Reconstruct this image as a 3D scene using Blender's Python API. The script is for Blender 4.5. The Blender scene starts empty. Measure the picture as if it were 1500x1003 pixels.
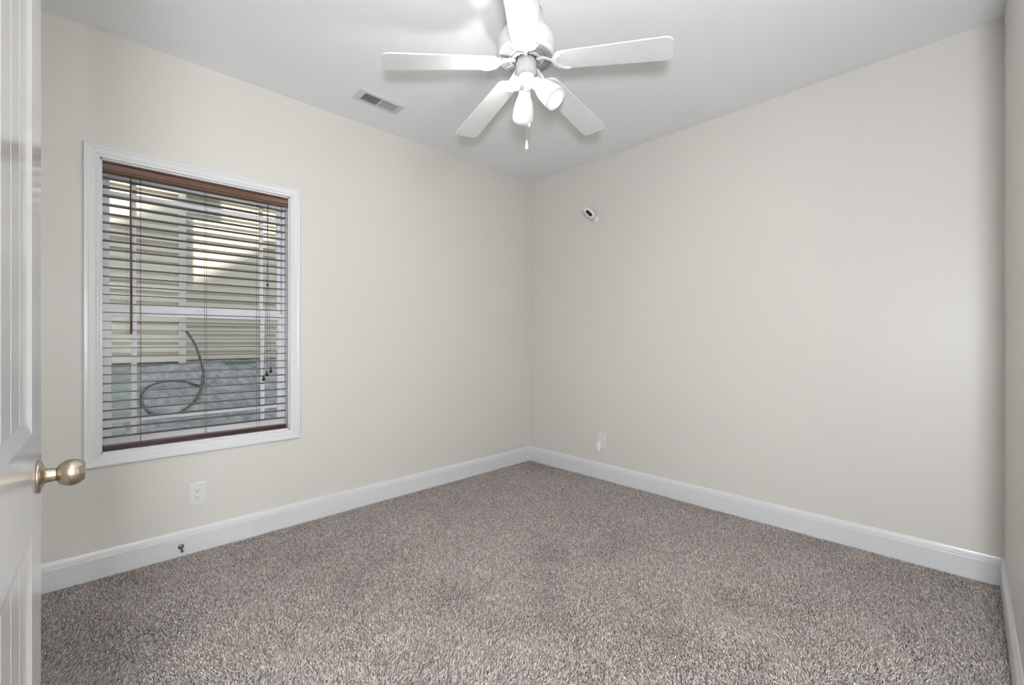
import bpy, math, random
import numpy as np
from mathutils import Vector, Matrix
random.seed(4)
PI = math.pi
sc = bpy.context.scene
C = sc.collection

# ------------------------------------------------------------------ camera, world, sun, exposure
cam_d = bpy.data.cameras.new('camera'); cam = bpy.data.objects.new('camera', cam_d); C.objects.link(cam)
FPX = 650.7
cam_d.sensor_width = 36; cam_d.lens = FPX / 1500 * 36; cam_d.shift_y = -4.3 / 1500
cam_d.clip_start = 0.02; cam_d.clip_end = 200
YAW = math.radians(45.82)
CAMP = Vector((3.035, 0.135, 1.19))
cam.location = CAMP; cam.rotation_euler = (PI / 2, 0, YAW)
sc.camera = cam
vs = sc.view_settings
vs.view_transform = 'Standard'; vs.look = 'None'; vs.gamma = 1; vs.use_curve_mapping = False
vs.exposure = 0.0

w = bpy.data.worlds.new('sky'); sc.world = w; w.use_nodes = True
bg = w.node_tree.nodes['Background']
bg.inputs[0].default_value = (0.80, 0.90, 1.0, 1); bg.inputs[1].default_value = 1.9

sun_d = bpy.data.lights.new('sun', 'SUN'); sun = bpy.data.objects.new('sun', sun_d); C.objects.link(sun)
sun_d.energy = 8.5; sun_d.angle = math.radians(1.6); sun_d.color = (1.0, 0.95, 0.84)
sun.rotation_euler = Vector((-0.68, 0.165, -0.851)).to_track_quat('-Z', 'Y').to_euler()
sun.location = (3, 0, 9)
LAMP = 33.0         # radiance scale of the bare bulb
FILL = 590.0        # emission strength of the added fill globe behind the camera
BULB_IN = 3.2      # bulbs inside the two shades

# ------------------------------------------------------------------ mesh helpers
class MB:
    def __init__(s): s.v = []; s.f = []; s.sm = []
    def add(s, vs_, fs, smooth=False):
        n = len(s.v); s.v += [tuple(p) for p in vs_]
        s.f += [tuple(i + n for i in q) for q in fs]; s.sm += [smooth] * len(fs)
        return s
    def box(s, a, b, M=None):
        x0, y0, z0 = [min(a[i], b[i]) for i in range(3)]; x1, y1, z1 = [max(a[i], b[i]) for i in range(3)]
        P = [(x0,y0,z0),(x1,y0,z0),(x1,y1,z0),(x0,y1,z0),(x0,y0,z1),(x1,y0,z1),(x1,y1,z1),(x0,y1,z1)]
        if M is not None: P = [M @ Vector(p) for p in P]
        return s.add(P, [(0,3,2,1),(4,5,6,7),(0,1,5,4),(1,2,6,5),(2,3,7,6),(3,0,4,7)])
    def lathe(s, prof, seg=32, M=None, smooth=True, caps=True):
        P = []; F = []
        for r, z in prof:
            for k in range(seg):
                a = 2 * PI * k / seg; P.append(Vector((r * math.cos(a), r * math.sin(a), z)))
        for i in range(len(prof) - 1):
            for k in range(seg):
                k2 = (k + 1) % seg
                F.append((i*seg+k, i*seg+k2, (i+1)*seg+k2, (i+1)*seg+k))
        if caps:
            if prof[0][0] > 1e-6: F.append(tuple(range(seg - 1, -1, -1)))
            if prof[-1][0] > 1e-6: F.append(tuple((len(prof)-1)*seg + k for k in range(seg)))
        if M is not None: P = [M @ p for p in P]
        return s.add(P, F, smooth)
    def tube(s, pts, r, seg=8, closed=False):
        pts = [Vector(p) for p in pts]; n = len(pts); P = []; F = []
        up = Vector((0, 0, 1)); pn = None
        for i, p in enumerate(pts):
            if closed: t = pts[(i+1) % n] - pts[i-1]
            else: t = pts[min(i+1, n-1)] - pts[max(i-1, 0)]
            t.normalize()
            if pn is None:
                a = up if abs(t.dot(up)) < .9 else Vector((1, 0, 0))
                nn = t.cross(a).normalized()
            else: nn = (pn - t * pn.dot(t)).normalized()
            pn = nn; bb = t.cross(nn)
            rr = r[i] if isinstance(r, (list, tuple)) else r
            for k in range(seg):
                a = 2 * PI * k / seg; P.append(p + (nn * math.cos(a) + bb * math.sin(a)) * rr)
        for i in range(n if closed else n - 1):
            j = (i + 1) % n
            for k in range(seg):
                k2 = (k + 1) % seg; F.append((i*seg+k, i*seg+k2, j*seg+k2, j*seg+k))
        if not closed:
            F.append(tuple(range(seg - 1, -1, -1))); F.append(tuple((n-1)*seg + k for k in range(seg)))
        return s.add(P, F, True)
    def prism(s, poly, z0, z1, M=None, smooth=False):
        n = len(poly); P = [Vector((p[0], p[1], z0)) for p in poly] + [Vector((p[0], p[1], z1)) for p in poly]
        if M is not None: P = [M @ p for p in P]
        F = [tuple(range(n - 1, -1, -1)), tuple(range(n, 2 * n))] + [(i, (i+1) % n, n + (i+1) % n, n + i) for i in range(n)]
        return s.add(P, F, smooth)
    def sweep(s, rings, closed_ring=True, cap=True, smooth=False):
        """rings: equal-length lists of points"""
        m = len(rings[0]); P = [p for r in rings for p in r]; F = []
        for i in range(len(rings) - 1):
            for k in range(m if closed_ring else m - 1):
                k2 = (k + 1) % m; F.append((i*m+k, i*m+k2, (i+1)*m+k2, (i+1)*m+k))
        if cap and closed_ring:
            F.append(tuple(range(m - 1, -1, -1))); F.append(tuple((len(rings)-1)*m + k for k in range(m)))
        return s.add(P, F, smooth)
    def build(s, name, mat, parent=None, bevel=0, loc=None):
        me = bpy.data.meshes.new(name); me.from_pydata(s.v, [], s.f)
        me.polygons.foreach_set('use_smooth', s.sm)
        import bmesh
        b = bmesh.new(); b.from_mesh(me); bmesh.ops.recalc_face_normals(b, faces=b.faces); b.to_mesh(me); b.free()
        me.materials.append(mat)
        o = bpy.data.objects.new(name, me); C.objects.link(o)
        if parent is not None: o.parent = parent
        if loc is not None: o.location = loc
        if bevel:
            m = o.modifiers.new('bevel', 'BEVEL'); m.width = bevel; m.segments = 2; m.limit_method = 'ANGLE'; m.angle_limit = 0.6
        return o

def empty(name, loc, rz=0):
    o = bpy.data.objects.new(name, None); C.objects.link(o); o.location = loc; o.rotation_euler = (0, 0, rz)
    o.empty_display_size = .1
    return o
def tag(o, label, cat, group=None, kind=None):
    o['label'] = label; o['category'] = cat
    if group: o['group'] = group
    if kind: o['kind'] = kind
    return o
def struct(o, label=None, cat=None):
    o['kind'] = 'structure'
    if label: o['label'] = label
    if cat: o['category'] = cat
    return o
def rot_to(d, up=(0, 0, 1)):
    """matrix whose local z points along d"""
    return Vector(d).normalized().to_track_quat('Z', 'Y').to_matrix().to_4x4()
def T(x, y, z): return Matrix.Translation((x, y, z))

# ------------------------------------------------------------------ materials
def mat(name, col, rough=.5, metal=0, spec=.5, bump=0, bscale=200, vary=0, vscale=5, coat=0):
    m = bpy.data.materials.new(name); m.use_nodes = True; nt = m.node_tree; N = nt.nodes; p = N['Principled BSDF']
    p.inputs['Base Color'].default_value = (*col, 1); p.inputs['Roughness'].default_value = rough
    p.inputs['Metallic'].default_value = metal; p.inputs['Specular IOR Level'].default_value = spec
    p.inputs['Coat Weight'].default_value = coat
    tc = N.new('ShaderNodeTexCoord')
    if vary:
        n = N.new('ShaderNodeTexNoise'); n.inputs['Scale'].default_value = vscale; n.inputs['Detail'].default_value = 4
        nt.links.new(tc.outputs['Object'], n.inputs['Vector'])
        mx = N.new('ShaderNodeMix'); mx.data_type = 'RGBA'
        mx.inputs[6].default_value = (*[c * (1 - vary) for c in col], 1); mx.inputs[7].default_value = (*[min(1, c * (1 + vary)) for c in col], 1)
        nt.links.new(n.outputs[0], mx.inputs[0]); nt.links.new(mx.outputs[2], p.inputs['Base Color'])
    if bump:
        n = N.new('ShaderNodeTexNoise'); n.inputs['Scale'].default_value = bscale; n.inputs['Detail'].default_value = 3
        nt.links.new(tc.outputs['Object'], n.inputs['Vector'])
        b = N.new('ShaderNodeBump'); b.inputs['Strength'].default_value = bump; b.inputs['Distance'].default_value = .002
        nt.links.new(n.outputs[0], b.inputs['Height']); nt.links.new(b.outputs[0], p.inputs['Normal'])
    return m
def wood(name, c1, c2, rough=.3, axis='Y'):
    m = mat(name, c1, rough); nt = m.node_tree; N = nt.nodes; p = N['Principled BSDF']
    tc = N.new('ShaderNodeTexCoord'); mp = N.new('ShaderNodeMapping')
    mp.inputs['Scale'].default_value = (60, 3, 60) if axis == 'Y' else (3, 60, 60)
    n = N.new('ShaderNodeTexNoise'); n.inputs['Scale'].default_value = 1.5; n.inputs['Detail'].default_value = 6
    r = N.new('ShaderNodeValToRGB'); r.color_ramp.elements[0].color = (*c1, 1); r.color_ramp.elements[1].color = (*c2, 1)
    r.color_ramp.elements[0].position = .35; r.color_ramp.elements[1].position = .65
    nt.links.new(tc.outputs['Object'], mp.inputs[0]); nt.links.new(mp.outputs[0], n.inputs[0]); nt.links.new(n.outputs[0], r.inputs[0])
    nt.links.new(r.outputs[0], p.inputs['Base Color'])
    return m
WALLC = (.65, .627, .59)
M = {}
M['wall'] = mat('wall_paint', WALLC, .42, spec=.35, bump=.12, bscale=260)
M['ceil'] = mat('ceiling_paint', (.86, .868, .885), .9, bump=.25, bscale=180)
M['trim'] = mat('trim_paint', (.67, .67, .68), .28, bump=.02, bscale=60)
M['door'] = mat('door_paint', (.68, .68, .685), .17, spec=.6, bump=.02, bscale=30)
M['fan'] = mat('fan_enamel', (.70, .70, .705), .32)
M['fandark'] = mat('fan_inner', (.05, .05, .05), .6)
M['fan2'] = mat('fan_switch_cup', (.47, .47, .47), .3)
M['vent'] = mat('vent_enamel', (.64, .64, .645), .4)
M['dark'] = mat('duct_dark', (.03, .03, .03), .8)
M['plastic'] = mat('white_plastic', (.69, .69, .69), .3)
M['ivory'] = mat('plug_plastic', (.80, .79, .76), .35)
M['vinyl'] = mat('window_vinyl', (.78, .78, .81), .3)
M['slat'] = wood('blind_wood', (.085, .036, .020), (.125, .055, .032), .28)
M['slat2'] = wood('slat_wood', (.050, .034, .022), (.075, .052, .036), .3)
M['rail'] = wood('rail_wood', (.035, .014, .009), (.055, .022, .014), .3)
M['cord'] = mat('blind_cord', (.09, .07, .045), .8)
M['tassel'] = mat('tassel_black', (.012, .010, .009), .35)
M['brass'] = mat('satin_brass', (.50, .435, .35), .27, metal=1, bump=.02, bscale=300)
M['brassdark'] = mat('brass_gap', (.10, .05, .03), .5)
M['steel'] = mat('door_stop_steel', (.20, .20, .20), .35, metal=.7)
M['lens'] = mat('camera_glass', (.02, .025, .022), .12)
M['sidingA'] = mat('siding_vinyl', (.66, .61, .535), .55, vary=.03, vscale=3)
M['sidingB'] = mat('siding_post', (.62, .60, .56), .55)
M['concrete'] = mat('foundation_block', (.16, .18, .15), .9, vary=.25, vscale=9, bump=.6, bscale=60)
M['roof'] = mat('roof_shingle', (.14, .13, .12), .95, vary=.3, vscale=8)
M['cable'] = mat('cable_rubber', (.03, .035, .045), .45)
M['green'] = mat('green_panel', (.10, .17, .12), .6)
M['carpetbase'] = mat('carpet_backing', (.17, .145, .13), .95)
M['hallfloor'] = M['carpetbase']

def glass_mat():
    m = bpy.data.materials.new('window_glass'); m.use_nodes = True; nt = m.node_tree; N = nt.nodes
    N.remove(N['Principled BSDF']); out = N['Material Output']
    t = N.new('ShaderNodeBsdfTransparent'); t.inputs[0].default_value = (.95, .97, .97, 1)
    g = N.new('ShaderNodeBsdfGlossy'); g.inputs['Roughness'].default_value = .02
    fr = N.new('ShaderNodeFresnel'); fr.inputs[0].default_value = 1.45
    mx = N.new('ShaderNodeMixShader')
    nt.links.new(fr.outputs[0], mx.inputs[0]); nt.links.new(t.outputs[0], mx.inputs[1]); nt.links.new(g.outputs[0], mx.inputs[2])
    nt.links.new(mx.outputs[0], out.inputs[0]); return m
M['glass'] = glass_mat()
def shade_mat():
    m = bpy.data.materials.new('frosted_shade_glass'); m.use_nodes = True; nt = m.node_tree; N = nt.nodes
    p = N['Principled BSDF']; out = N['Material Output']
    p.inputs['Base Color'].default_value = (.9, .9, .9, 1); p.inputs['Roughness'].default_value = .25
    t = N.new('ShaderNodeBsdfTranslucent'); t.inputs[0].default_value = (.95, .95, .93, 1)
    mx = N.new('ShaderNodeMixShader'); mx.inputs[0].default_value = .5
    nt.links.new(p.outputs[0], mx.inputs[1]); nt.links.new(t.outputs[0], mx.inputs[2]); nt.links.new(mx.outputs[0], out.inputs[0]); return m
M['shade'] = shade_mat()
def emit(name, col, s):
    m = bpy.data.materials.new(name); m.use_nodes = True; nt = m.node_tree; N = nt.nodes
    N.remove(N['Principled BSDF']); e = N.new('ShaderNodeEmission'); e.inputs[0].default_value = (*col, 1); e.inputs[1].default_value = s
    nt.links.new(e.outputs[0], N['Material Output'].inputs[0]); return m

# ------------------------------------------------------------------ room shell
W, L, H = 3.154, 3.33, 2.74
Y0 = -0.03                      # inner face of the front wall
WT = 0.16                       # exterior wall thickness
WY0, WY1, WZ0, WZ1 = 0.206, 1.098, 0.615, 2.102     # window opening
AX, AY = 4.10, 2.05             # entry alcove behind the camera: right wall steps out
HX0, HX1, HY = 2.62, 3.50, -2.0 # hallway beyond the doorway

struct(MB().box((-WT, HY - .2, -.14), (AX + .15, L + .15, -.02)).build('floor', M['carpetbase']))
struct(MB().box((-WT, HY - .2, H), (AX + .15, L + .15, H + .12)).build('ceiling', M['ceil']))
m = MB()
m.box((-WT, Y0 - .12, -.02), (0, WY0, H)).box((-WT, WY1, -.02), (0, L, H))
m.box((-WT, WY0, -.02), (0, WY1, WZ0)).box((-WT, WY0, WZ1), (0, WY1, H))
struct(m.build('wall_left', M['wall']))
struct(MB().box((-WT, L, -.02), (W + .15, L + .15, H)).build('wall_back', M['wall']))
m = MB().box((W, AY, -.02), (W + .15, L, H)).box((W + .15, AY, -.02), (AX + .15, AY + .12, H)).box((AX, HY - .1, -.02), (AX + .15, AY, H))
struct(m.build('wall_right', M['wall']))
m = MB().box((0, Y0 - .12, -.02), (2.62, Y0, H)).box((2.62, Y0 - .12, 2.06), (3.46, Y0, H)).box((3.46, Y0 - .12, -.02), (AX, Y0, H))
struct(m.build('wall_front', M['wall']))
m = MB().box((2.3, HY, -.02), (2.42, Y0 - .12, H)).box((2.3, HY - .1, -.02), (AX, HY, H))
struct(m.build('wall_hallway', M['wall']))
# upper exterior gable wall and roof of this house: their edge casts the slanting shade line next door
def rz(y): return 5.58 + .74 * (y - .37)
m = MB()
P = [(-7, -3.2), (9, -3.2), (9, rz(4.2) - .22), (4.2, rz(4.2) - .22), (-4, rz(-4) - .22), (-7, 1.6)]
g = MB()
ys = (-6, 6)
g.add([(-WT, -6, -1), (-WT, Y0 - .12, -1), (-WT, Y0 - .12, H + .12), (-WT, L + .15, H + .12), (-WT, L + .15, -1), (-WT, 6, -1), (-WT, 6, rz(6) - .2), (-WT, -3, rz(-3) - .2), (-WT, -6, rz(-3) - .2)],
      [(0, 1, 2, 3, 4, 5, 6, 7, 8)])
g.add([(p[0] + .1, p[1], p[2]) for p in g.v], [(0, 1, 2, 3, 4, 5, 6, 7, 8)])
struct(g.build('wall_exterior', M['sidingA']))
rf = MB(); rp = []
for x in (-.4, 7.5):
    for y, dz in ((-4, -.2), (6, -.2), (6, 0), (-4, 0)): rp.append((x, y, rz(y) + dz))
rf.add(rp, [(0, 3, 2, 1), (4, 5, 6, 7), (0, 1, 5, 4), (1, 2, 6, 5), (2, 3, 7, 6), (3, 0, 4, 7)])
struct(rf.build('roof', M['roof']))

# ------------------------------------------------------------------ baseboards
BP = [(0, 0), (.015, 0), (.015, .100), (.0135, .106), (.0135, .113), (.0115, .117), (.0115, .121), (.007, .129), (.005, .135), (0, .136)]
def baseboard(name, a, b, nrm, ea=0, eb=0):
    a = Vector(a); b = Vector(b); n = Vector(nrm); d = (b - a).normalized()
    r0 = [a + n * t + Vector((0, 0, z)) + d * (t * ea) for t, z in BP]
    r1 = [b + n * t + Vector((0, 0, z)) - d * (t * eb) for t, z in BP]
    struct(MB().sweep([r0, r1]).build(name, M['trim']))
baseboard('baseboard_left', (0, Y0, 0), (0, L, 0), (1, 0, 0), 1, 1)
baseboard('baseboard_back', (0, L, 0), (W, L, 0), (0, -1, 0), 1, 1)
baseboard('baseboard_right', (W, L, 0), (W, AY, 0), (-1, 0, 0), 1, 0)
baseboard('baseboard_front', (2.53, Y0, 0), (0, Y0, 0), (0, 1, 0), 0, 1)

# door casing of the doorway behind the camera
m = MB()
m.box((2.54, Y0 - .13, 0), (2.625, Y0 + .004, 2.12)).box((3.455, Y0 - .13, 0), (3.54, Y0 + .004, 2.12)).box((2.54, Y0 - .13, 2.055), (3.54, Y0 + .004, 2.135))
struct(m.build('trim_1', M['trim'], bevel=.003))

# ------------------------------------------------------------------ carpet
def carpet():
    rng = np.random.default_rng(7)
    # denser where the picture sees it near, all over the room
    def region(x0, x1, y0, y1, s):
        nx = int((x1 - x0) / s); ny = int((y1 - y0) / s)
        gx, gy = np.meshgrid(np.arange(nx), np.arange(ny), indexing='ij')
        x = x0 + (gx.ravel() + .5 + rng.uniform(-.48, .48, nx * ny)) * (x1 - x0) / nx
        y = y0 + (gy.ravel() + .5 + rng.uniform(-.48, .48, nx * ny)) * (y1 - y0) / ny
        return x, y
    s = .0062
    xs, ys_ = region(.012, W - .012, Y0 + .01, L - .012, s)
    F = np.array([-math.sin(YAW), math.cos(YAW)]); R = np.array([math.cos(YAW), math.sin(YAW)])
    dx = xs - CAMP.x; dy = ys_ - CAMP.y; D = dx * F[0] + dy * F[1]; rr = dx * R[0] + dy * R[1]
    vis = (D > .7) & (np.abs(rr) < D * 1.35 + .35)
    keep = vis | (rng.random(len(xs)) < .22)
    xs = xs[keep]; ys_ = ys_[keep]; n = len(xs); big = np.where(vis[keep], 1.0, 1.9)
    # smooth low-frequency lean field (brushed patches)
    def lf(k, seed):
        g = np.random.default_rng(seed).normal(size=(k + 3, k + 3))
        u = xs / 3.4 * k; v = (ys_ + .1) / 3.6 * k
        i = u.astype(int); j = v.astype(int); fu = u - i; fv = v - j
        fu = fu * fu * (3 - 2 * fu); fv = fv * fv * (3 - 2 * fv)
        return (g[i, j] * (1-fu) * (1-fv) + g[i+1, j] * fu * (1-fv) + g[i, j+1] * (1-fu) * fv + g[i+1, j+1] * fu * fv)
    fx = .30 * lf(6, 1) + .40 * lf(15, 2) + .40 * lf(34, 5); fy = .30 * lf(6, 3) + .40 * lf(15, 4) + .40 * lf(34, 6)
    lean_x = .0062 * fx + rng.normal(0, .0038, n); lean_y = .0062 * fy + rng.normal(0, .0038, n)
    h = rng.uniform(.007, .013, n); r = rng.uniform(.0017, .0027, n) * big; a0 = rng.uniform(0, 2 * PI, n)
    ring = [(0, 0, 1.0), (.45, .25, 1.15), (.85, .75, .8)]
    V = np.zeros((n, 10, 3), dtype=np.float32)
    for q, (zz, ln, rs) in enumerate(ring):
        for k in range(3):
            a = a0 + 2 * PI * k / 3 + q * .5
            V[:, q*3+k, 0] = xs + lean_x * ln + np.cos(a) * r * rs
            V[:, q*3+k, 1] = ys_ + lean_y * ln + np.sin(a) * r * rs
            V[:, q*3+k, 2] = -.012 + h * zz
    V[:, 9, 0] = xs + lean_x; V[:, 9, 1] = ys_ + lean_y; V[:, 9, 2] = -.012 + h
    V[:, :, 0] = np.clip(V[:, :, 0], .004, W - .004); V[:, :, 1] = np.clip(V[:, :, 1], Y0 + .002, L - .004)
    quads = [(q*3+k, q*3+(k+1) % 3, (q+1)*3+(k+1) % 3, (q+1)*3+k) for q in range(2) for k in range(3)]
    tris = [(6, 7, 9), (7, 8, 9), (8, 6, 9)]
    base = np.arange(n, dtype=np.int32)[:, None] * 10
    lq = (base[:, None, :] + np.array(quads, dtype=np.int32)[None]).reshape(n, 24)
    lt = (base[:, None, :] + np.array(tris, dtype=np.int32)[None]).reshape(n, 9)
    loops = np.concatenate([lq, lt], axis=1).ravel()
    sizes = np.tile(np.array([4] * 6 + [3] * 3, dtype=np.int32), n)
    starts = np.concatenate([[0], np.cumsum(sizes)[:-1]]).astype(np.int32)
    me = bpy.data.meshes.new('carpet_pile')
    me.vertices.add(n * 10); me.vertices.foreach_set('co', V.ravel())
    me.loops.add(len(loops)); me.loops.foreach_set('vertex_index', loops)
    me.polygons.add(len(sizes)); me.polygons.foreach_set('loop_start', starts)
    me.polygons.foreach_set('use_smooth', np.ones(len(sizes), dtype=bool))
    me.update(calc_edges=True)
    # yarn colour: each tuft is one of a blend of taupe yarns
    at = me.attributes.new('yarn', 'FLOAT', 'POINT')
    at.data.foreach_set('value', np.repeat(rng.random(n), 10).astype(np.float32))
    mm = bpy.data.materials.new('carpet_yarn'); mm.use_nodes = True; nt = mm.node_tree; N = nt.nodes; p = N['Principled BSDF']
    p.inputs['Roughness'].default_value = .85; p.inputs['Specular IOR Level'].default_value = .15
    p.inputs['Sheen Weight'].default_value = .25
    an = N.new('ShaderNodeAttribute'); an.attribute_name = 'yarn'
    cr = N.new('ShaderNodeValToRGB'); e = cr.color_ramp; e.interpolation = 'LINEAR'
    e.elements[0].position = 0; e.elements[0].color = (.19, .150, .132, 1)
    e.elements[1].position = 1; e.elements[1].color = (.78, .72, .68, 1)
    for pos, c in ((.25, (.36, .308, .282)), (.7, (.50, .44, .405))):
        q = e.elements.new(pos); q.color = (*c, 1)
    nt.links.new(an.outputs['Fac'], cr.inputs[0]); nt.links.new(cr.outputs[0], p.inputs['Base Color'])
    me.materials.append(mm)
    o = bpy.data.objects.new('carpet_pile', me); C.objects.link(o)
    tag(o, 'taupe and beige flecked cut pile carpet covering the whole bedroom floor', 'carpet', kind='stuff')
    print('tufts', n)
carpet()

# ------------------------------------------------------------------ window (casing, jamb, vinyl sashes)
win = struct(empty('window_1', (0, (WY0 + WY1) / 2, WZ0)), 'white cased double hung window with grid bars in the left wall', 'window')
WC = Vector(win.location)
def wb(name, mb, mt, parent=win, bevel=0):
    base = WC if parent is win else WC
    mb.v = [(p[0] - WC.x, p[1] - WC.y, p[2] - WC.z) for p in mb.v]
    return mb.build(name, mt, parent, bevel)
# casing: colonial profile swept round the opening, mitred
CP = [(0, 0), (0, .010), (.004, .012), (.012, .0125), (.018, .0155), (.040, .017), (.046, .0195), (.058, .0195), (.0625, .014), (.063, 0)]  # (out from opening, thickness)
rings = []
for (y, z, sy, sz) in ((WY0, WZ0, -1, -1), (WY1, WZ0, 1, -1), (WY1, WZ1, 1, 1), (WY0, WZ1, -1, 1), (WY0, WZ0, -1, -1)):
    rings.append([Vector((t, y + sy * d, z + sz * d)) for d, t in CP])
wb('casing', MB().sweep(rings, cap=False), M['trim'])
XF = -.085    # front of the vinyl frame
JT = .008
m = MB()
m.box((XF, WY0, WZ0), (-.001, WY0 + JT, WZ1)).box((XF, WY1 - JT, WZ0), (-.001, WY1, WZ1))
m.box((XF, WY0, WZ1 - JT), (-.001, WY1, WZ1)).box((XF, WY0, WZ0), (-.001, WY1, WZ0 + JT))
wb('jamb', m, M['trim'])
ZR = 1.334     # meeting rail
FW = .018
def ring_box(x0, x1, oy0, oy1, oz0, oz1, l, r, b, t):
    """closed rectangular frame with mitred corners"""
    m = MB(); rg = []
    for (y, z, iy_, iz_) in ((oy0, oz0, oy0 + l, oz0 + b), (oy1, oz0, oy1 - r, oz0 + b), (oy1, oz1, oy1 - r, oz1 - t), (oy0, oz1, oy0 + l, oz1 - t), (oy0, oz0, oy0 + l, oz0 + b)):
        rg.append([Vector((x0, y, z)), Vector((x1, y, z)), Vector((x1, iy_, iz_)), Vector((x0, iy_, iz_))])
    return m.sweep(rg, cap=False)
def sash(name, x0, x1, z0, z1, sw, bot, top, muns_y, mun_z):
    y0, y1 = WY0 + FW, WY1 - FW
    m = ring_box(x0, x1, y0, y1, z0, z1, sw, sw, bot, top)
    s = wb(name, m, M['vinyl'])
    xm = (x0 + x1) / 2
    for y in muns_y:
        g_ = wb('grid_bar', MB().box((xm - .004, y - .0115, z0 + bot), (xm + .004, y + .0115, z1 - top)), M['vinyl']); g_.parent = s
    g_ = wb('grid_bar', MB().box((xm - .0038, y0 + sw, mun_z - .010), (xm + .0038, y1 - sw, mun_z + .010)), M['vinyl']); g_.parent = s
    p = wb('pane', MB().box((xm - .0012 - .006, y0 + sw - .004, z0 + bot - .004), (xm + .0012 - .006, y1 - sw + .004, z1 - top + .004)), M['glass']); p.parent = s
    return s
SY = (.343, .968)
wb('frame', ring_box(-WT, XF, WY0, WY1, WZ0, WZ1, FW, FW, .020, .022), M['vinyl'])
sash('upper_sash', -.152, -.126, ZR - .016, WZ1 - .022, .022, .058, .035, SY, 1.968)
ls = sash('lower_sash', -.122, -.094, WZ0 + .020, ZR + .018, .028, .040, .036, SY, .76)
wb('sash_lock', MB().box((-.118, .63, ZR + .018), (-.098, .69, ZR + .028)).box((-.112, .655, ZR + .028), (-.100, .70, ZR + .034)), M['vinyl'], bevel=.002)

# ------------------------------------------------------------------ blind
BY0, BY1 = .2165, 1.0835
bl = tag(empty('window_blind', (-.03, (BY0 + BY1) / 2, WZ0 + JT)), 'brown wooden slatted blind with slats open, hanging in the white window frame', 'blind')
BC = Vector(bl.location)
def bb(name, mb, mt, parent=bl, bevel=0):
    mb.v = [(p[0] - BC.x, p[1] - BC.y, p[2] - BC.z) for p in mb.v]
    return mb.build(name, mt, parent, bevel)
# valance with moulded face
VP = [(-.004, 2.036), (.000, 2.040), (.000, 2.046), (-.003, 2.049), (-.001, 2.053), (-.001, 2.078), (-.003, 2.082), (.001, 2.086), (.001, 2.091), (-.004, 2.093), (-.014, 2.093), (-.014, 2.036)]
bb('valance', MB().sweep([[Vector((x, WY0 + .0095, z)) for x, z in VP], [Vector((x, WY1 - .0095, z)) for x, z in VP]]), M['slat'])
bb('headrail', MB().box((-.073, BY0, 2.048), (-.016, BY1, 2.090)), M['slat'])
NS = 30; PITCH = .0462; ZT = 2.018
slat_z = [ZT - i * (ZT - .690) / (NS - 1) for i in range(NS)]
def slat_mesh():
    prof = []
    for k in range(7):
        t = k / 6 - .5; prof.append((t * .050, .0016 - 4 * .0010 * t * t))
    prof = prof + [(x, z - .0028) for x, z in reversed(prof)]
    m = MB(); hl = (BY1 - BY0) / 2
    m.sweep([[Vector((x, -hl, z)) for x, z in prof], [Vector((x, hl, z)) for x, z in prof]], smooth=False)
    return m
s0 = slat_mesh().build('slat', M['slat2'], bl); SX = -.045
for i, z in enumerate(slat_z):
    o = s0 if i == 0 else s0.copy()
    if i: C.objects.link(o); o.parent = bl
    o.location = (SX - BC.x, 0, z - BC.z)
    o.rotation_euler = (0, math.radians(random.uniform(-.6, .6) + .3), math.radians(random.uniform(-.05, .05)))
bb('bottom_rail', MB().box((SX - .026, BY0, .6255), (SX + .026, BY1, .647)), M['rail'], bevel=.003)
for y in (.365, .655, .925):
    for nm, x in (('ladder_cord', SX + .0275), ('ladder_cord', SX - .0275)):
        m = MB(); m.tube([(x, y, 2.05), (x, y, .646)], .0008, 6)
        if x > SX:
            for z in slat_z: m.tube([(SX + .0275, y, z - .003), (SX - .0275, y, z - .003)], .0005, 4)
        bb(nm, m, M['cord'])
    bb('rail_button', MB().lathe([(0, .6235), (.006, .624), (.006, .6262), (0, .6264)], 14, T(SX, y, 0)), M['tassel'])
# tilt wand
XW = -.012
wand = bb('tilt_wand', MB().tube([(XW, .322, 2.045), (XW, .3225, 1.9), (XW, .324, 1.6), (XW, .325, 1.42)], [.002, .0038, .0038, .0042], 8).tube([(XW, .325, 1.42), (XW, .325, 1.22)], [.0042, .0042], 8), M['slat'])
# lift cords and tassels
for y, zt in ((.950, .935), (.968, .962), (.990, .982)):
    pts = [(XW + .002, .972 + (y - .972) * .15, 2.04), (XW + .002, .972, 1.72), (XW + .002, .972 + (y - .972) * .3, 1.50), (XW + .002, y, zt + .03)]
    c = bb('lift_cord', MB().tube(pts, .0009, 6), M['cord'])
    t = bb('tassel', MB().lathe([(0, .034), (.004, .033), (.0055, .028), (.004, .024), (.006, .018), (.0105, .006), (.0105, .002), (.008, 0), (0, 0)], 16, T(XW + .002, y, zt)), M['tassel'])
    t.parent = c
bb('cord_knot', MB().lathe([(0, -.009), (.005, -.006), (.006, 0), (.005, .007), (0, .010)], 12, T(XW + .002, .972, 1.53)), M['tassel'])

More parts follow.
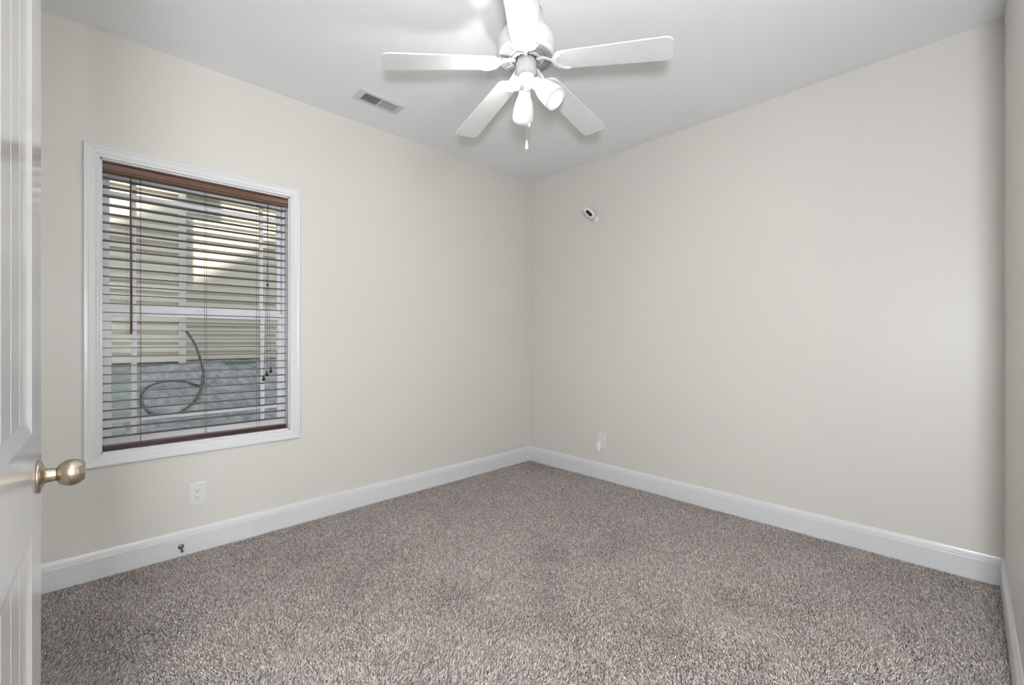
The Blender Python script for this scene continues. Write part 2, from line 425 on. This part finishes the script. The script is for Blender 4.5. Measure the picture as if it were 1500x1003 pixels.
# ------------------------------------------------------------------ door (folded back against the front wall)
DF = Vector((1.7975, .081, 0)); DH = Vector((2.557, .052, 0))
du = (DH - DF).normalized(); DW = .76; DT = .035
dn = Vector((-du.y, du.x, 0))      # towards the room (+y)
if dn.y < 0: dn = -dn
door = struct(empty('door_1', DH - dn * DT / 2), 'white two panel plank style interior door swung open at the left edge', 'door')
MW = Matrix(((du.x, dn.x, 0, DF.x), (du.y, dn.y, 0, DF.y), (0, 0, 1, .012), (0, 0, 0, 1)))   # local (u, v, z) -> world
def db(name, mb, mt, bevel=0, parent=door):
    o_ = door.location
    mb.v = [tuple(MW @ Vector(p) - o_) for p in mb.v]
    return mb.build(name, mt, parent, bevel)
ST = .128; Z1, Z2, Z3, Z4, ZD = .235, .850, 1.017, 1.90, 2.03
core = MB().box((0, -DT, 0), (DW, -.008, ZD))
core.box((0, -.009, 0), (ST, 0, ZD)).box((DW - ST, -.009, 0), (DW, 0, ZD))
core.box((ST, -.009, 0), (DW - ST, 0, Z1)).box((ST, -.009, Z2), (DW - ST, 0, Z3)).box((ST, -.009, Z4), (DW - ST, 0, ZD))
leaf = db('door_leaf', core, M['door'])
def panel(z0, z1):
    # sticking (sloped frame) then planks with V grooves
    m = MB(); a, b_ = ST, DW - ST
    SP = [(0, 0), (.002, -.0008), (.017, -.0054), (.019, -.0056)]
    rings = []
    for (u, z, su, sz) in ((a, z0, 1, 1), (b_, z0, -1, 1), (b_, z1, -1, -1), (a, z1, 1, -1), (a, z0, 1, 1)):
        rings.append([Vector((u + su * d * .9, v, z + sz * d * 1.6)) for d, v in SP])
    m.sweep(rings, closed_ring=False, smooth=False)
    gs = [.2174 + .079 * k for k in range(5)]
    prof = [(a + .016, -.0075)]; 
    prof = [(a + .016, -.005)]
    for g_ in gs:
        if g_ < b_ - .03: prof += [(g_ - .0035, -.005), (g_, -.0075), (g_ + .0035, -.005)]
    prof += [(b_ - .016, -.005)]
    full = prof + [(b_ - .016, -.0085), (a + .016, -.0085)]
    m.sweep([[Vector((u, v, z0 + .026)) for u, v in full], [Vector((u, v, z1 - .026)) for u, v in full]])
    return db('door_panel', m, M['door'])
panel(Z1, Z2); panel(Z3, Z4)
# knob: rose, neck, egg knob, both sides
ku, kz = .060, .929
def knob(side):
    SC = Matrix.Diagonal((.92, .92, .83, 1))
    Mk = T(ku, 0, kz) @ rot_to((0, 1, 0)) if side > 0 else T(ku, -DT, kz) @ rot_to((0, -1, 0))
    Mk = Mk @ SC
    r = db('door_knob', MB().lathe([(.0150, .0305)] + [(.0150 + (.0268 - .0150) * math.sin(PI / 2 * i / 12) ** .9, .0305 + .0225 * (i / 12) ** 1.1) for i in range(1, 13)] + [(.0268 - .0098 * (i / 10) ** 2.0, .053 + .0225 * i / 10) for i in range(1, 11)] + [(.0162, .0762), (.0145, .0762), (0, .0755)], 40, Mk) if side > 0 else
           MB().lathe([(.010, .012), (.018, .022), (.024, .034), (.022, .044), (0, .046)], 30, Mk), M['brass'])
    q = db('rose', MB().lathe([(0, 0), (.0325, 0), (.0325, .003), (.0305, .006), (.024, .0085), (.0155, .0115), (.0135, .016), (.0128, .029), (.0128, .0295), (0, .0295)] if side > 0 else [(0, 0), (.032, 0), (.030, .006), (.012, .010), (.010, .013), (0, .013)], 40, Mk), M['brass'])
    if side > 0:
        n_ = db('neck_ring', MB().lathe([(.0125, .0293), (.0120, .0300), (.0125, .0310), (.0148, .0312)], 30, Mk), M['brassdark'])
        n_.parent = r
    q.parent = r
knob(1); knob(-1)
m = MB().lathe([(0, -.001), (.008, -.001), (.008, .001), (0, .001)], 16, T(0, -.0175, kz) @ rot_to((1, 0, 0)))
db('latch', MB().box((-.0015, -.028, kz - .028), (.001, -.007, kz + .028)), M['brass'])
for z in (.25, 1.05, 1.80):
    db('hinge', MB().lathe([(0, 0), (.006, 0), (.006, .09), (0, .09)], 12, T(DW + .002, -.030, z)), M['brass'])

# ------------------------------------------------------------------ door stop on the left baseboard
ds = tag(empty('door_stop', (.0155, .532, .052)), 'small dark metal door stop screwed to the left baseboard below the outlet', 'door stop')
MX = rot_to((1, 0, 0))
MB().lathe([(0, 0), (.0145, 0), (.0145, .002), (.011, .005), (.005, .007), (0, .007)], 24, MX).build('base_plate', M['steel'], ds)
MB().tube([(.005, 0, 0), (.022, 0, -.003), (.036, 0, -.010)], [.0038, .0036, .0036], 10).build('stem', M['steel'], ds)
MB().lathe([(0, 0), (.0075, .001), (.0085, .005), (.007, .010), (0, .012)], 18, T(.034, 0, -.0085) @ rot_to((.9, 0, -.42))).build('bumper', M['steel'], ds)

# ------------------------------------------------------------------ outlets
def outlet(loc, rzv, label):
    e = tag(empty('wall_outlet', loc, rzv), label, 'outlet')    # local: x to the right, -y out of wall, z up
    w2, h2 = .041, .0635
    m = MB(); b = .004
    P = [(-w2, 0, -h2), (w2, 0, -h2), (w2, 0, h2), (-w2, 0, h2), (-w2, -.003, -h2), (w2, -.003, -h2), (w2, -.003, h2), (-w2, -.003, h2),
         (-w2 + b, -.006, -h2 + b), (w2 - b, -.006, -h2 + b), (w2 - b, -.006, h2 - b), (-w2 + b, -.006, h2 - b)]
    m.add(P, [(0, 1, 5, 4), (1, 2, 6, 5), (2, 3, 7, 6), (3, 0, 4, 7), (4, 5, 9, 8), (5, 6, 10, 9), (6, 7, 11, 10), (7, 4, 8, 11), (8, 9, 10, 11), (3, 2, 1, 0)])
    m.build('plate', M['plastic'], e)
    for zc in (.0195, -.0195):
        poly = []
        for k in range(32):
            a = 2 * PI * k / 32; poly.append((max(-.0170, min(.0170, .0185 * math.cos(a))), max(-.0135, min(.0135, .0175 * math.sin(a)))))
        Mx = T(0, -.006, zc) @ Matrix.Rotation(PI / 2, 4, 'X')
        r = MB().prism(poly, -.0005, .0022, Mx).build('receptacle', M['plastic'], e)
        s = MB().box((-.0076, -.0084, zc + .0005), (-.0056, -.0078, zc + .0085)).box((.0054, -.0084, zc + .0012), (.0074, -.0078, zc + .0080))
        s.lathe([(0, 0), (.0026, 0), (.0026, .0005), (0, .0005)], 12, T(0, -.0079, zc - .0065) @ rot_to((0, -1, 0)))
        s.build('slots', M['dark'], r)
    MB().lathe([(0, 0), (.003, 0), (.0028, .0012), (0, .0015)], 14, T(0, -.0058, 0) @ rot_to((0, -1, 0))).build('screw', M['plastic'], e)
    return e
outlet((0, .6085, .3195), PI / 2, 'white duplex wall outlet on the left wall below the window')
outlet((.849, L, .329), 0, 'white wall outlet on the right-hand wall behind a plugged-in adapter')
pa = tag(empty('plug_adapter', (.8345, L - .0085, .287)), 'small white plug-in adapter in the lower socket of the right-hand outlet', 'adapter')
poly = [(-.018, -.020), (-.014, -.024), (.014, -.024), (.018, -.020), (.018, .026), (.014, .030), (-.014, .030), (-.018, .026)]
MB().prism(poly, 0, .030, Matrix.Rotation(PI / 2, 4, 'X')).build('body', M['ivory'], pa, bevel=.003)
MB().box((-.013, -.026, -.054), (.013, -.004, -.022)).build('nozzle', M['ivory'], pa, bevel=.004)

# ------------------------------------------------------------------ wall camera
cm = tag(empty('security_camera', (.784, L, 2.230)), 'small white camera with dark oval window on a round wall mount', 'camera')
MB().lathe([(0, 0), (.033, 0), (.033, .004), (.030, .009), (.018, .013), (.013, .020), (.011, .028), (0, .03)], 32, rot_to((0, -1, 0))).build('wall_mount', M['plastic'], cm)
MB().tube([(0, -.022, 0), (-.004, -.040, .010), (-.008, -.060, .024)], .010, 12).build('mount_arm', M['plastic'], cm)
# body: rounded oblong facing down into the room
zf = Vector((.36, -1.0, -.46)).normalized()          # facing direction
la = Vector((.49, .50, -.70)); la = (la - zf * la.dot(zf)).normalized(); sa = zf.cross(la)
bc = Vector((-.004, -.078, .042))
MBd = Matrix(((la.x, sa.x, zf.x, bc.x), (la.y, sa.y, zf.y, bc.y), (la.z, sa.z, zf.z, bc.z), (0, 0, 0, 1)))
def stad(hl, r, z, n=12):
    pts = []
    for k in range(n + 1):
        a = -PI / 2 + PI * k / n; pts.append(Vector((hl + r * math.cos(a), r * math.sin(a), z)))
    for k in range(n + 1):
        a = PI / 2 + PI * k / n; pts.append(Vector((-hl + r * math.cos(a), r * math.sin(a), z)))
    return pts
m = MB(); rg = [stad(.020, .020, -.042), stad(.022, .029, -.038), stad(.023, .0345, -.024), stad(.023, .0345, .018), stad(.023, .0325, .025), stad(.022, .027, .028)]
m.sweep([[MBd @ p for p in r] for r in rg], smooth=True); m.build('body', M['plastic'], cm)
m = MB(); m.sweep([[MBd @ p for p in stad(.0185, .0145, .027)], [MBd @ p for p in stad(.0185, .0138, .0292)]]); m.build('dark_window', M['lens'], cm)
MB().lathe([(0, 0), (.006, 0), (.005, .002), (0, .002)], 16, MBd @ T(-.012, 0, .0290)).build('lens', M['lens'], cm)

# ------------------------------------------------------------------ ceiling vent
ve = tag(empty('ceiling_vent', (.3525, 1.535, H)), 'white rectangular air register with angled louvres in the ceiling', 'vent')
vx, vy = .0725, .155; ix, iy = .048, .118
m = MB()
def frame_ring(x, y, z): return [Vector((-x, -y, z)), Vector((x, -y, z)), Vector((x, y, z)), Vector((-x, y, z))]
m.sweep([frame_ring(vx, vy, 0), frame_ring(vx, vy, -.003), frame_ring(vx - .012, vy - .012, -.007), frame_ring(ix, iy, -.007), frame_ring(ix, iy, 0)], cap=False)
m.build('frame', M['vent'], ve)
MB().box((-ix, -iy, -.0012), (ix, iy, -.0004)).build('duct', M['dark'], ve)
m = MB().box((-ix, -.005, -.0068), (ix, .005, -.001))
m.build('divider', M['vent'], ve)
nl = 9
for half in (-1, 1):
    for k in range(nl):
        y = half * (.010 + (k + .5) * (iy - .012) / nl)
        t = math.radians(26 * half)
        Mx = T(0, y, -.0042) @ Matrix.Rotation(t, 4, 'X')
        MB().box((-ix, -.0013, -.0030), (ix, .0013, .0030), Mx).build('louvre', M['vent'], ve)
for sx in (-1, 1):
    MB().lathe([(0, 0), (.004, 0), (.0035, -.0015), (0, -.002)], 14, T(0, sx * (vy - .024), -.0068)).build('screw', M['vent'], ve)

# ------------------------------------------------------------------ ceiling fan
fan = tag(empty('ceiling_fan', (1.571, 1.652, H), YAW), 'white five blade ceiling fan with light kit mounted close to the ceiling', 'ceiling fan')
def fz(z): return z - H
# housing
MB().lathe([(0, 0), (.078, 0), (.080, fz(2.705)), (.086, fz(2.680)), (.100, fz(2.655)), (.117, fz(2.634)), (.131, fz(2.610)), (.137, fz(2.590)), (.138, fz(2.576)), (.1345, fz(2.572)), (.1345, fz(2.566)),
            (.138, fz(2.562)), (.138, fz(2.552)), (.1345, fz(2.549)), (.1345, fz(2.544)), (.138, fz(2.540)), (.137, fz(2.528)), (.132, fz(2.522)), (.132, fz(2.5205)), (.074, fz(2.5205)), (.070, fz(2.526)), (0, fz(2.526))], 72).build('motor_housing', M['fan'], fan)
vent = MB()
for k in range(60):
    a = 2 * PI * k / 60
    if k % 12 in (0,): continue
    Mx = Matrix.Rotation(a, 4, 'Z')
    vent.box((.084, -.0019, fz(2.5195)), (.123, .0019, fz(2.5225)), Mx)
vent.build('vent_slots', M['fandark'], fan)
MB().lathe([(.060, fz(2.5265)), (.071, fz(2.525)), (.072, fz(2.512)), (.066, fz(2.506)), (.056, fz(2.506)), (.054, fz(2.514)), (.054, fz(2.526))], 48).build('rotor_ring', M['fan2'], fan)
rs = MB()
for k in range(20):
    rs.box((.0565, -.0035, fz(2.5050)), (.0650, .0035, fz(2.5075)), Matrix.Rotation(2 * PI * (k + .5) / 20, 4, 'Z'))
rs.build('rotor_slots', M['fandark'], fan)
MB().lathe([(0, fz(2.525)), (.046, fz(2.525)), (.047, fz(2.505)), (.0505, fz(2.498)), (.0505, fz(2.446)), (.048, fz(2.440)), (.040, fz(2.437)), (0, fz(2.437))], 48).build('switch_cup', M['fan2'], fan)
kit = MB().lathe([(0, fz(2.440)), (.040, fz(2.440)), (.042, fz(2.432)), (.041, fz(2.415)), (.038, fz(2.398)), (.030, fz(2.383)), (.020, fz(2.375)), (.008, fz(2.372)), (.006, fz(2.366)), (0, fz(2.364))], 40).build('light_kit', M['fan'], fan)
# blades
A0 = math.radians(193.86)
def blade_parts(k):
    a = A0 - math.radians(72) * k
    Mr = Matrix.Rotation(a, 4, 'Z')
    slope = math.atan((2.475 - 2.405) / (.66 - .14))
    Mb = Mr @ T(.140, 0, fz(2.4775)) @ Matrix.Rotation(slope, 4, 'Y') @ Matrix.Rotation(math.radians(-5), 4, 'X')
    Lb = .523
    poly = []
    w0, w1, rc = .0575, .071, .032
    def arc(cx, cy, r, a0, a1, n=8): return [(cx + r * math.cos(a0 + (a1 - a0) * i / n), cy + r * math.sin(a0 + (a1 - a0) * i / n)) for i in range(n + 1)]
    poly += arc(Lb - rc, -w1 + rc, rc, -PI / 2, 0) + arc(Lb - rc, w1 - rc, rc, 0, PI / 2)
    # root end: rounded shoulders
    poly += arc(.040, w0 - .038, .038, PI / 2, PI, 8) + arc(.040, -w0 + .038, .038, PI, 1.5 * PI, 8)
    b = MB().prism(poly, 0, .006, Mb).build('blade', M['fan'], fan, bevel=.0012)
    # iron: arm from rotor, crescent plate under blade root
    iron = MB()
    arm = []
    for (r, z, hw, th) in ((.052, 2.508, .010, .006), (.075, 2.509, .010, .007), (.100, 2.502, .011, .007), (.125, 2.486, .014, .006), (.148, 2.473, .020, .005)):
        arm.append([Vector((r, -hw, fz(z))), Vector((r, hw, fz(z))), Vector((r, hw * .7, fz(z - th))), Vector((r, -hw * .7, fz(z - th)))])
    iron.sweep([[Mr @ p for p in q] for q in arm], smooth=False)
    cres = [(.050 + .062 * math.cos(t), .058 * math.sin(t)) for t in [PI * .5 + PI * i / 20 for i in range(21)]]
    inner = [(.066 + .052 * math.cos(t), .050 * math.sin(t)) for t in [PI * 1.5 - PI * i / 20 for i in range(21)]]
    iron.prism(cres + inner, -.006, .0005, Mb)
    o = iron.build('blade_iron', M['fan'], fan, bevel=.0015)
    rib = MB().tube([Mb @ Vector((.056 + .047 * math.cos(t), .046 * math.sin(t), -.0065)) for t in [PI * .62 + PI * .76 * i / 16 for i in range(17)]], .0028, 8)
    for t in (-.032, 0, .032):
        rib.lathe([(0, -.0085), (.004, -.008), (.0045, -.006), (0, -.0055)], 12, Mb @ T(.020 if t == 0 else .034, t, 0))
    rb = rib.build('iron_rib', M['fan'], fan)
    rb.parent = o
for k in range(5): blade_parts(k)
# lamp arms and shades: local angles
def lamp(ang, shade, tilt=45):
    a = math.radians(ang); t = math.radians(tilt)
    d = Vector((math.cos(a) * math.sin(t), math.sin(a) * math.sin(t), -math.cos(t)))
    p0 = Vector((math.cos(a) * .030, math.sin(a) * .030, fz(2.412)))
    o = MB().tube([p0, p0 + Vector((math.cos(a), math.sin(a), -.25)) * .012, p0 + Vector((math.cos(a), math.sin(a), -.7)) * .022], .0105, 14).build('lamp_arm', M['fan'], fan)
    Mx = T(*(p0 + Vector((math.cos(a), math.sin(a), -.7)) * .014)) @ rot_to(d)
    cup = MB().lathe([(0, 0), (.018, 0), (.027, .006), (.0295, .014), (.0295, .028), (.0305, .030), (.0285, .030), (.0275, .027), (.0270, .012), (.012, .008), (0, .008)], 32, Mx).build('fitter_cup', M['fan'], fan)
    cup.parent = o
    if shade:
        prof = [(.0262, .012), (.0268, .024), (.031, .034), (.040, .056), (.0465, .080), (.0505, .104), (.0530, .128), (.0545, .150)]
        pin = [(r - .0025, z) for r, z in reversed(prof)]
        s = MB().lathe(prof + pin, 44, Mx, caps=False).build('lamp_shade', M['shade'], fan)
        bm_, st = 'bulb_in_shade', BULB_IN
        z1 = .085
    else: z1 = .075; st = LAMP
    sk = MB().lathe([(0, .008), (.0125, .008), (.0125, .026), (0, .026)], 20, Mx).build('socket', M['fan2'], fan)
    sk.parent = o
    em = M.setdefault('bulb_%s' % shade, emit('bulb_glow_%s' % ('shaded' if shade else 'bare'), (1, .98, .95), st * (1 if shade else 10)))
    zb = .026
    b = MB().lathe([(.0085, zb), (.010, zb + .006), (.0165, zb + .020), (.0185, zb + .030), (.0170, zb + .041), (.0105, zb + .052), (.004, zb + .058), (0, zb + .060)], 24, Mx).build('bulb', em, fan)
lamp(95, True); lamp(335, True); lamp(213, False)
# pull chains
def chain(x, y, z0, z1, fob):
    m = MB(); m.tube([(x, y, fz(z0)), (x, y, fz(z1))], .0007, 6)
    n = int((z0 - z1) / .006)
    for i in range(n):
        m.lathe([(0, -.0014), (.0014, 0), (0, .0014)], 6, T(x, y, fz(z0 - i * .006)))
    o = m.build('pull_chain', M['fan2'], fan)
    if fob:
        f = MB().lathe([(0, 0), (.003, -.001), (.0045, -.010), (.0075, -.030), (.0078, -.036), (.005, -.040), (.0012, -.0405), (.0012, -.052), (0, -.052)], 18, T(x, y, fz(z1))).build('chain_fob', M['fan'], fan)
    else:
        f = MB().lathe([(0, 0), (.003, -.001), (.0045, -.012), (.0045, -.018), (0, -.020)], 14, T(x, y, fz(z1))).build('chain_fob', M['fan'], fan)
    f.parent = o
chain(.000, -.056, 2.445, 2.108, True)
chain(.012, -.056, 2.445, 2.190, False)

# ------------------------------------------------------------------ added fill lamp in the doorway behind the camera, unseen, to brighten the room
fl = tag(empty('fill_lamp', (3.25, -.03, -.02)), 'unseen fill lamp with a glowing white globe, added in the doorway to brighten the room', 'lamp')
MB().lathe([(0, 0), (.14, 0), (.14, .012), (.12, .022), (.02, .03), (0, .03)], 40).build('base', M['steel'], fl)
MB().tube([(0, 0, .02), (0, 0, 1.22)], .011, 14).build('pole', M['steel'], fl)
MB().lathe([(0, 1.20), (.05, 1.205), (.055, 1.225), (.05, 1.24), (0, 1.24)], 30).build('holder', M['steel'], fl)
MB().lathe([(.10 * math.sin(PI * k / 20), 1.335 - .10 * math.cos(PI * k / 20)) for k in range(21)], 40).build('lamp_shade', emit('fill_glow', (.945, .975, 1), FILL), fl)  # added glowing globe, the main fill light from out of view

# ------------------------------------------------------------------ outdoors
gz0 = lambda x: .35 + (-.25 - x) * .237
def ground_mat():
    m = mat('ground_gravel', (.3, .31, .33), .9); nt = m.node_tree; N = nt.nodes; p = N['Principled BSDF']
    tc = N.new('ShaderNodeTexCoord')
    mp = N.new('ShaderNodeMapping'); mp.inputs['Scale'].default_value = (1, 2.4, 1); mp.inputs['Rotation'].default_value = (0, 0, .6)
    n1 = N.new('ShaderNodeTexNoise'); n1.inputs['Scale'].default_value = 6; n1.inputs['Detail'].default_value = 9; n1.inputs['Roughness'].default_value = .7
    r1 = N.new('ShaderNodeValToRGB'); e = r1.color_ramp
    e.elements[0].position = .34; e.elements[0].color = (.13, .14, .155, 1); e.elements[1].position = .66; e.elements[1].color = (.36, .37, .39, 1)
    n2 = N.new('ShaderNodeTexNoise'); n2.inputs['Scale'].default_value = 1.1; n2.inputs['Detail'].default_value = 3
    sp = N.new('ShaderNodeSeparateXYZ'); 
    ma = N.new('ShaderNodeMath'); ma.operation = 'MULTIPLY_ADD'; ma.inputs[1].default_value = -1.1; ma.inputs[2].default_value = 1.0
    ad = N.new('ShaderNodeMath'); ad.operation = 'ADD'
    r2 = N.new('ShaderNodeValToRGB'); r2.color_ramp.elements[0].position = .95; r2.color_ramp.elements[1].position = 1.15
    cl = N.new('ShaderNodeMath'); cl.operation = 'SUBTRACT'; cl.inputs[1].default_value = .45
    mx = N.new('ShaderNodeMix'); mx.data_type = 'RGBA'; mx.inputs[7].default_value = (.155, .20, .155, 1)
    L_ = nt.links.new
    L_(tc.outputs['Object'], mp.inputs[0]); L_(mp.outputs[0], n1.inputs[0]); L_(n1.outputs[0], r1.inputs[0])
    L_(tc.outputs['Object'], n2.inputs[0]); L_(tc.outputs['Object'], sp.inputs[0]); L_(sp.outputs['Y'], ma.inputs[0])
    L_(ma.outputs[0], ad.inputs[0]); L_(n2.outputs[0], ad.inputs[1]); L_(ad.outputs[0], cl.inputs[0]); L_(cl.outputs[0], r2.inputs[0])
    r2.color_ramp.elements[0].position = .55; r2.color_ramp.elements[1].position = .75
    L_(r2.outputs[0], mx.inputs[0]); L_(r1.outputs[0], mx.inputs[6]); L_(mx.outputs[2], p.inputs['Base Color'])
    return m
def ground():
    xs = np.linspace(-.17, -3.6, 70); ys = np.linspace(-3.5, 6, 190); rng = np.random.default_rng(3)
    P = []; F = []
    g2 = rng.normal(size=(30, 60))
    for i, x in enumerate(xs):
        for j, y in enumerate(ys):
            u = (x + 4) * 5; v = (y + 4) * 5; a, b = int(u), int(v); fu, fv = u - a, v - b
            nz = g2[a % 30, b % 60] * (1-fu) * (1-fv) + g2[(a+1) % 30, b % 60] * fu * (1-fv) + g2[a % 30, (b+1) % 60] * (1-fu) * fv + g2[(a+1) % 30, (b+1) % 60] * fu * fv
            z = min(gz0(x), .93) + nz * .012 + rng.normal() * .006
            P.append((x, y, z))
    n = len(ys)
    for i in range(len(xs) - 1):
        for j in range(n - 1): F.append((i*n+j, i*n+j+1, (i+1)*n+j+1, (i+1)*n+j))
    o = MB().add(P, F, True).build('ground', ground_mat())
    struct(o)
ground()
nh = tag(empty('neighbour_house', (-2.7, .3, .9)), 'beige house with horizontal lap siding seen through the window', 'house')
NC = Vector(nh.location)
def nb(name, mb, mt, bevel=0, parent=nh):
    mb.v = [(p[0] - NC.x, p[1] - NC.y, p[2] - NC.z) for p in mb.v]
    return mb.build(name, mt, parent, bevel)
LAP = .1016
def siding(x, y0, y1, z0, z1):
    m = MB(); prof = []; z = z0
    while z < z1:
        prof += [(x + .028, z), (x + .023, z + LAP * .62), (x - .002, z + LAP * .73), (x - .010, z + LAP * .86), (x - .012, z + LAP * .999)]
        z += LAP
    m.sweep([[Vector((a, y0, b)) for a, b in prof], [Vector((a, y1, b)) for a, b in prof]], closed_ring=False)
    m.box((x - .1, y0, z0), (x - .014, y1, z1))
    return m
BX, MX_ = -2.7, -3.38
ZB = .965
nb('bump_out_siding', siding(BX, -4.5, .865, ZB, 4.0), M['sidingA'])
nb('main_siding', siding(MX_, .93, 7, ZB - .01, 4.6), M['sidingA'])
nb('side_siding', MB().box((MX_ - .1, .84, .8), (BX - .03, .905, 4.2)), M['sidingA'])
nb('corner_post', MB().box((BX - .06, .865, ZB - .03), (BX + .028, .93, 4.0)), M['sidingB'], bevel=.003)
nb('foundation', MB().box((BX - .12, -4.5, .4), (BX - .015, .90, ZB)).box((MX_ - .12, .80, .4), (MX_ - .015, 7, ZB - .01)).box((MX_ - .1, .80, .4), (BX - .05, .89, ZB)), M['concrete'])
nb('eave', MB().box((MX_, -4.5, 3.44), (BX, 1.218, 3.66)), M['sidingB'])
nb('inner_wall', MB().box((-6, -4.5, .5), (MX_ - .11, 7, 4.4)), M['sidingA'])
# low green panel at the foot of the siding
lp = tag(empty('utility_box', (-2.67, 1.425, .86)), 'low green box with a pale lower edge on the ground by the neighbouring siding', 'utility box')
MB().box((-.05, -.145, .0), (.045, .145, .088)).build('panel', M['green'], lp, bevel=.006)
MB().box((-.055, -.15, -.03), (.055, .15, .006)).build('edge', M['sidingB'], lp, bevel=.002)
# cable: leaves the wall, drops and loops on the slope
F2 = Vector((-math.sin(YAW), math.cos(YAW), 0)); R2 = Vector((math.cos(YAW), math.sin(YAW), 0))
# positions on the ground slope, worked out in metres
cab = [(-2.655, 0.928, 1.277), (-2.6, 0.99, 1.149), (-2.5, 1.021, 0.994), (-2.393, 1.03, 0.873), (-2.066, 0.974, 0.796), (-1.745, 0.896, 0.72), (-1.502, 0.814, 0.662), (-1.35, 0.733, 0.626), (-1.268, 0.661, 0.606), (-1.257, 0.585, 0.604), (-1.342, 0.527, 0.624), (-1.502, 0.496, 0.662), (-1.663, 0.491, 0.7), (-1.845, 0.514, 0.743), (-2.014, 0.578, 0.783), (-2.109, 0.684, 0.806), (-2.107, 0.785, 0.805), (-2.05, 0.854, 0.792), (-1.957, 0.903, 0.77), (-1.908, 0.942, 0.758)]
pts = []
V_ = [Vector(p) for p in cab]
for i in range(len(V_) - 1):
    p0 = V_[max(i-1, 0)]; p1 = V_[i]; p2 = V_[i+1]; p3 = V_[min(i+2, len(V_)-1)]
    for q in range(6):
        t = q / 6
        pts.append(.5 * ((2 * p1) + (p2 - p0) * t + (2*p0 - 5*p1 + 4*p2 - p3) * t * t + (3*p1 - p0 - 3*p2 + p3) * t ** 3))
pts.append(V_[-1])
tag(MB().tube(pts, .012, 10).build('cable', M['cable']), 'dark rubber cable looping over the grey ground outside the window', 'cable')
